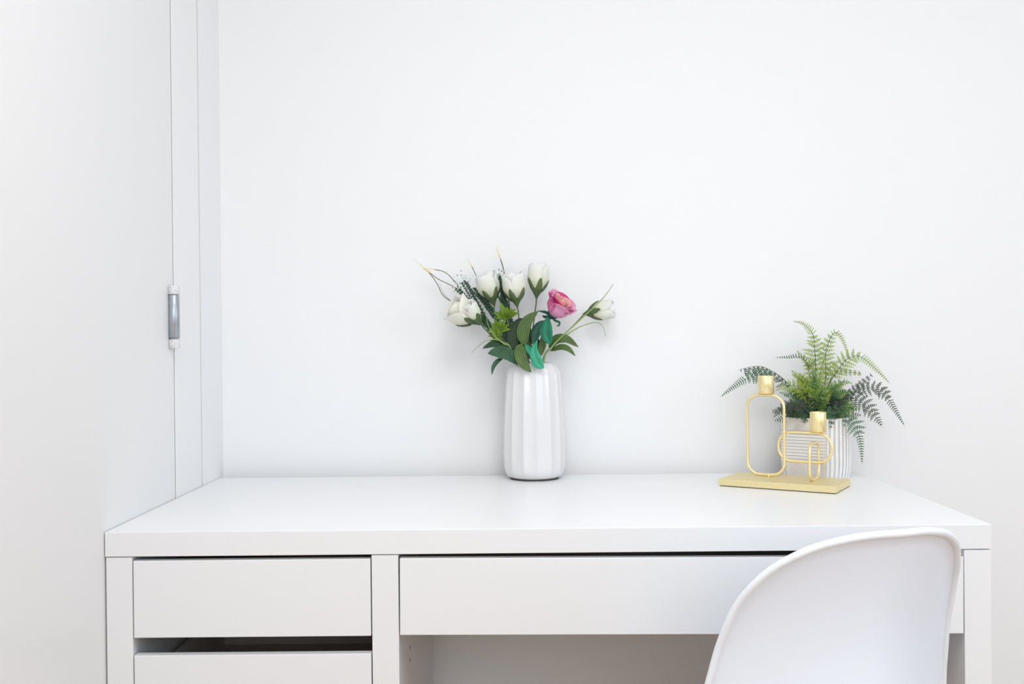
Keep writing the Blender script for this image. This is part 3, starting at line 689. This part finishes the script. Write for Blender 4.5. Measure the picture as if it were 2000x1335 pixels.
def frond(pts, lmax, key, sides=(1, 1), start=0.22, simple=0.62, split=True, dens=0.0100, rad=0.0011, tiltn=(0, -1, 0.25), fwd=0.45, wl=0.0062):
    path = catmull(pts, 60); L = [0.0]
    for i in range(1, 61): L.append(L[-1]+(path[i]-path[i-1]).length)
    tot = L[-1]
    V, F = tube_geo(path[::2], lambda t: rad*(1.1-0.85*t), 5)
    U = [(0, 0)]*len(V)
    stalk_n = len(F)
    nrm0 = Vector(tiltn).normalized(); pin = []
    sgn = 1; s = start*tot
    while s < tot*0.985:
        i = next(k for k in range(61) if L[k] >= s); i = max(1, min(59, i)); p = path[i-1].lerp(path[i], (s-L[i-1])/max(1e-9, L[i]-L[i-1])); t = (path[i+1]-path[i-1]).normalized()
        side = t.cross(nrm0).normalized(); u = s/tot
        if u < simple:
            k = 0.55+0.45*math.sin(PI*min(1, (u-start)/(simple-start)*0.9+0.15)); ln = lmax*k*random.uniform(.85, 1.12)
            for sg in (-1, 1):
                if not sides[0 if sg < 0 else 1]: continue
                d = (side*sg+t*fwd*random.uniform(.8, 1.3)).normalized(); d = (d+nrm0*random.uniform(-.3, .45)).normalized()
                n_ = (nrm0+Vector((random.uniform(-.25, .25), 0, random.uniform(-.25, .25)))).normalized()
                v, f, uu = [], [], []
                pinna_geo(p, d, n_, ln, wl, max(4, int(ln/0.0036)), v, f, uu, droop=0.08)
                if split: pin.append((v, f, uu))
                else:
                    b = len(V); V.extend(v); U.extend(uu); F.extend([tuple(b+x for x in ff) for ff in f])
            s += dens
        else:
            w = lmax*0.50*(1-(u-simple)/(1-simple))**0.85+0.0008
            for sg in (-1, 1):
                if not sides[0 if sg < 0 else 1]: continue
                dd = (side*sg+t*0.35).normalized(); q = t*0.00095; b = len(V)
                V.extend([p-q, p+dd*w*0.6-q*1.1, p+dd*w, p+dd*w*0.6+q*1.1, p+q]); U.extend([(0, .5), (0, .8), (0, 1), (0, .8), (0, .5)])
                F.append((b, b+1, b+2, b+3, b+4))
            s += 0.0052
    MI = [0]*stalk_n+[1]*(len(F)-stalk_n)
    o = pobj('frond', V, F, [M['rachis'], M[key]], fern, uvs=U, mids=MI)
    for v, f, uu in pin: pobj('pinna', v, f, M[key], o, uvs=uu)
    return o
def fp(*pts): return [P(a, b, Y) for a, b, Y in pts]
random.seed(11)
FR = [
 (fp((1597, 812, .565), (1594, 740, .57), (1592, 690, .575), (1588, 654, .58), (1579, 641, .58), (1567, 631, .575), (1549, 627, .57)), .0260, 'fern_light', (1, 1), .42, .74),
 (fp((1600, 812, .56), (1612, 745, .565), (1613, 690, .57), (1622, 660, .575), (1634, 649, .575), (1648, 668, .57), (1658, 700, .565)), .0200, 'fern_light', (1, 1), .36, .68),
 (fp((1603, 812, .555), (1615, 760, .555), (1637, 722, .555), (1657, 699, .555), (1680, 696, .55), (1708, 718, .545), (1738, 748, .54)), .0250, 'fern_light', (1, 1), .36, .66),
 (fp((1593, 812, .58), (1583, 740, .59), (1573, 708, .60), (1560, 698, .60), (1540, 699, .60), (1514, 698, .60)), .0300, 'fern_dark', (0, 1), .56, .60),
 (fp((1590, 815, .565), (1562, 775, .57), (1530, 740, .575), (1503, 722, .58), (1484, 715, .58), (1462, 717, .58), (1442, 722, .58)), .0290, 'fern_dark', (1, 0), .40, .93),
 (fp((1588, 815, .55), (1550, 765, .55), (1515, 738, .55), (1484, 732, .545), (1458, 739, .54), (1430, 757, .53), (1407, 775, .52)), .0220, 'fern_blue', (1, 1), .50, .72),
 (fp((1607, 815, .56), (1640, 785, .56), (1670, 765, .56), (1698, 757, .56), (1722, 762, .56), (1742, 790, .56), (1767, 832, .56)), .0210, 'fern_dark', (1, 1), .40, .72),
 (fp((1607, 815, .55), (1640, 778, .55), (1668, 778, .55), (1692, 792, .545), (1709, 812, .54), (1724, 834, .535)), .0260, 'fern_dark', (1, 1), .40, .82),
 (fp((1605, 818, .54), (1630, 795, .52), (1655, 812, .505), (1672, 835, .50), (1681, 865, .495), (1684, 906, .49)), .0210, 'fern_blue', (1, 1), .45, .64),
 (fp((1603, 815, .57), (1635, 785, .58), (1660, 768, .585), (1682, 750, .59), (1703, 731, .59)), .0120, 'fern_dark', (1, 1), .45, .97),
 (fp((1602, 812, .57), (1612, 770, .575), (1630, 728, .58), (1655, 726, .58), (1684, 730, .58)), .0095, 'fern_light', (1, 1), .58, .97),
 (fp((1592, 815, .55), (1578, 780, .54), (1560, 756, .53), (1535, 752, .525), (1515, 763, .52)), .0200, 'fern_light', (1, 1), .30, .80),
 (fp((1590, 818, .54), (1568, 795, .525), (1545, 790, .515), (1528, 798, .51), (1510, 815, .505)), .0170, 'fern_dark', (1, 1), .30, .80),
 (fp((1600, 812, .575), (1596, 760, .585), (1580, 715, .59), (1556, 684, .59)), .0180, 'fern_light', (1, 1), .35, .80),
 (fp((1600, 820, .53), (1615, 800, .51), (1625, 812, .50), (1622, 838, .495)), .0120, 'fern_blue', (1, 1), .30, .85),
 (fp((1603, 820, .53), (1632, 798, .515), (1652, 808, .505), (1648, 834, .50)), .0120, 'fern_blue', (1, 1), .30, .85),
]
FR += [
 (fp((1600, 812, .57), (1606, 760, .575), (1622, 718, .58), (1642, 702, .58)), .0200, 'fern_light', (1, 1), .30, .80),
 (fp((1596, 812, .56), (1578, 765, .56), (1562, 738, .56), (1545, 722, .56)), .0190, 'fern_light', (1, 1), .30, .80),
 (fp((1603, 812, .56), (1622, 765, .56), (1645, 745, .56), (1664, 748, .56)), .0170, 'fern_mid', (1, 1), .30, .80),
 (fp((1597, 812, .55), (1598, 760, .545), (1604, 720, .545), (1612, 695, .55)), .0200, 'fern_light', (1, 1), .30, .80),
]
for pts, lm, key, sd, st, sm in FR: frond(pts, lm, key, sd, st, sm)
# fronds of the dense heart, each short and whole
for i in range(84):
    a = random.uniform(0.02, PI-0.02) if i % 3 else random.choice((random.uniform(-0.2, 0.5), random.uniform(PI-0.5, PI+0.2)))
    R_ = random.uniform(45, 100)*(1.0 if abs(math.cos(a)) < .6 else 0.92)
    cxp, cyp = 1597, 806
    ex, ey = cxp+R_*math.cos(a)*0.98, cyp-R_*math.sin(a)*0.92
    y1 = 0.555+random.uniform(-0.055, 0.045)
    high = math.sin(a)*R_
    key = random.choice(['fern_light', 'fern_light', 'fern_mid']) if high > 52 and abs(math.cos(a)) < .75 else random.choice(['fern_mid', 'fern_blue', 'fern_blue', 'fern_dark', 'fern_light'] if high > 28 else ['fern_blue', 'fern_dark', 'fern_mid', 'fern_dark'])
    mx_, my_ = cxp+(ex-cxp)*0.5, cyp-(cyp-ey)*0.66-4
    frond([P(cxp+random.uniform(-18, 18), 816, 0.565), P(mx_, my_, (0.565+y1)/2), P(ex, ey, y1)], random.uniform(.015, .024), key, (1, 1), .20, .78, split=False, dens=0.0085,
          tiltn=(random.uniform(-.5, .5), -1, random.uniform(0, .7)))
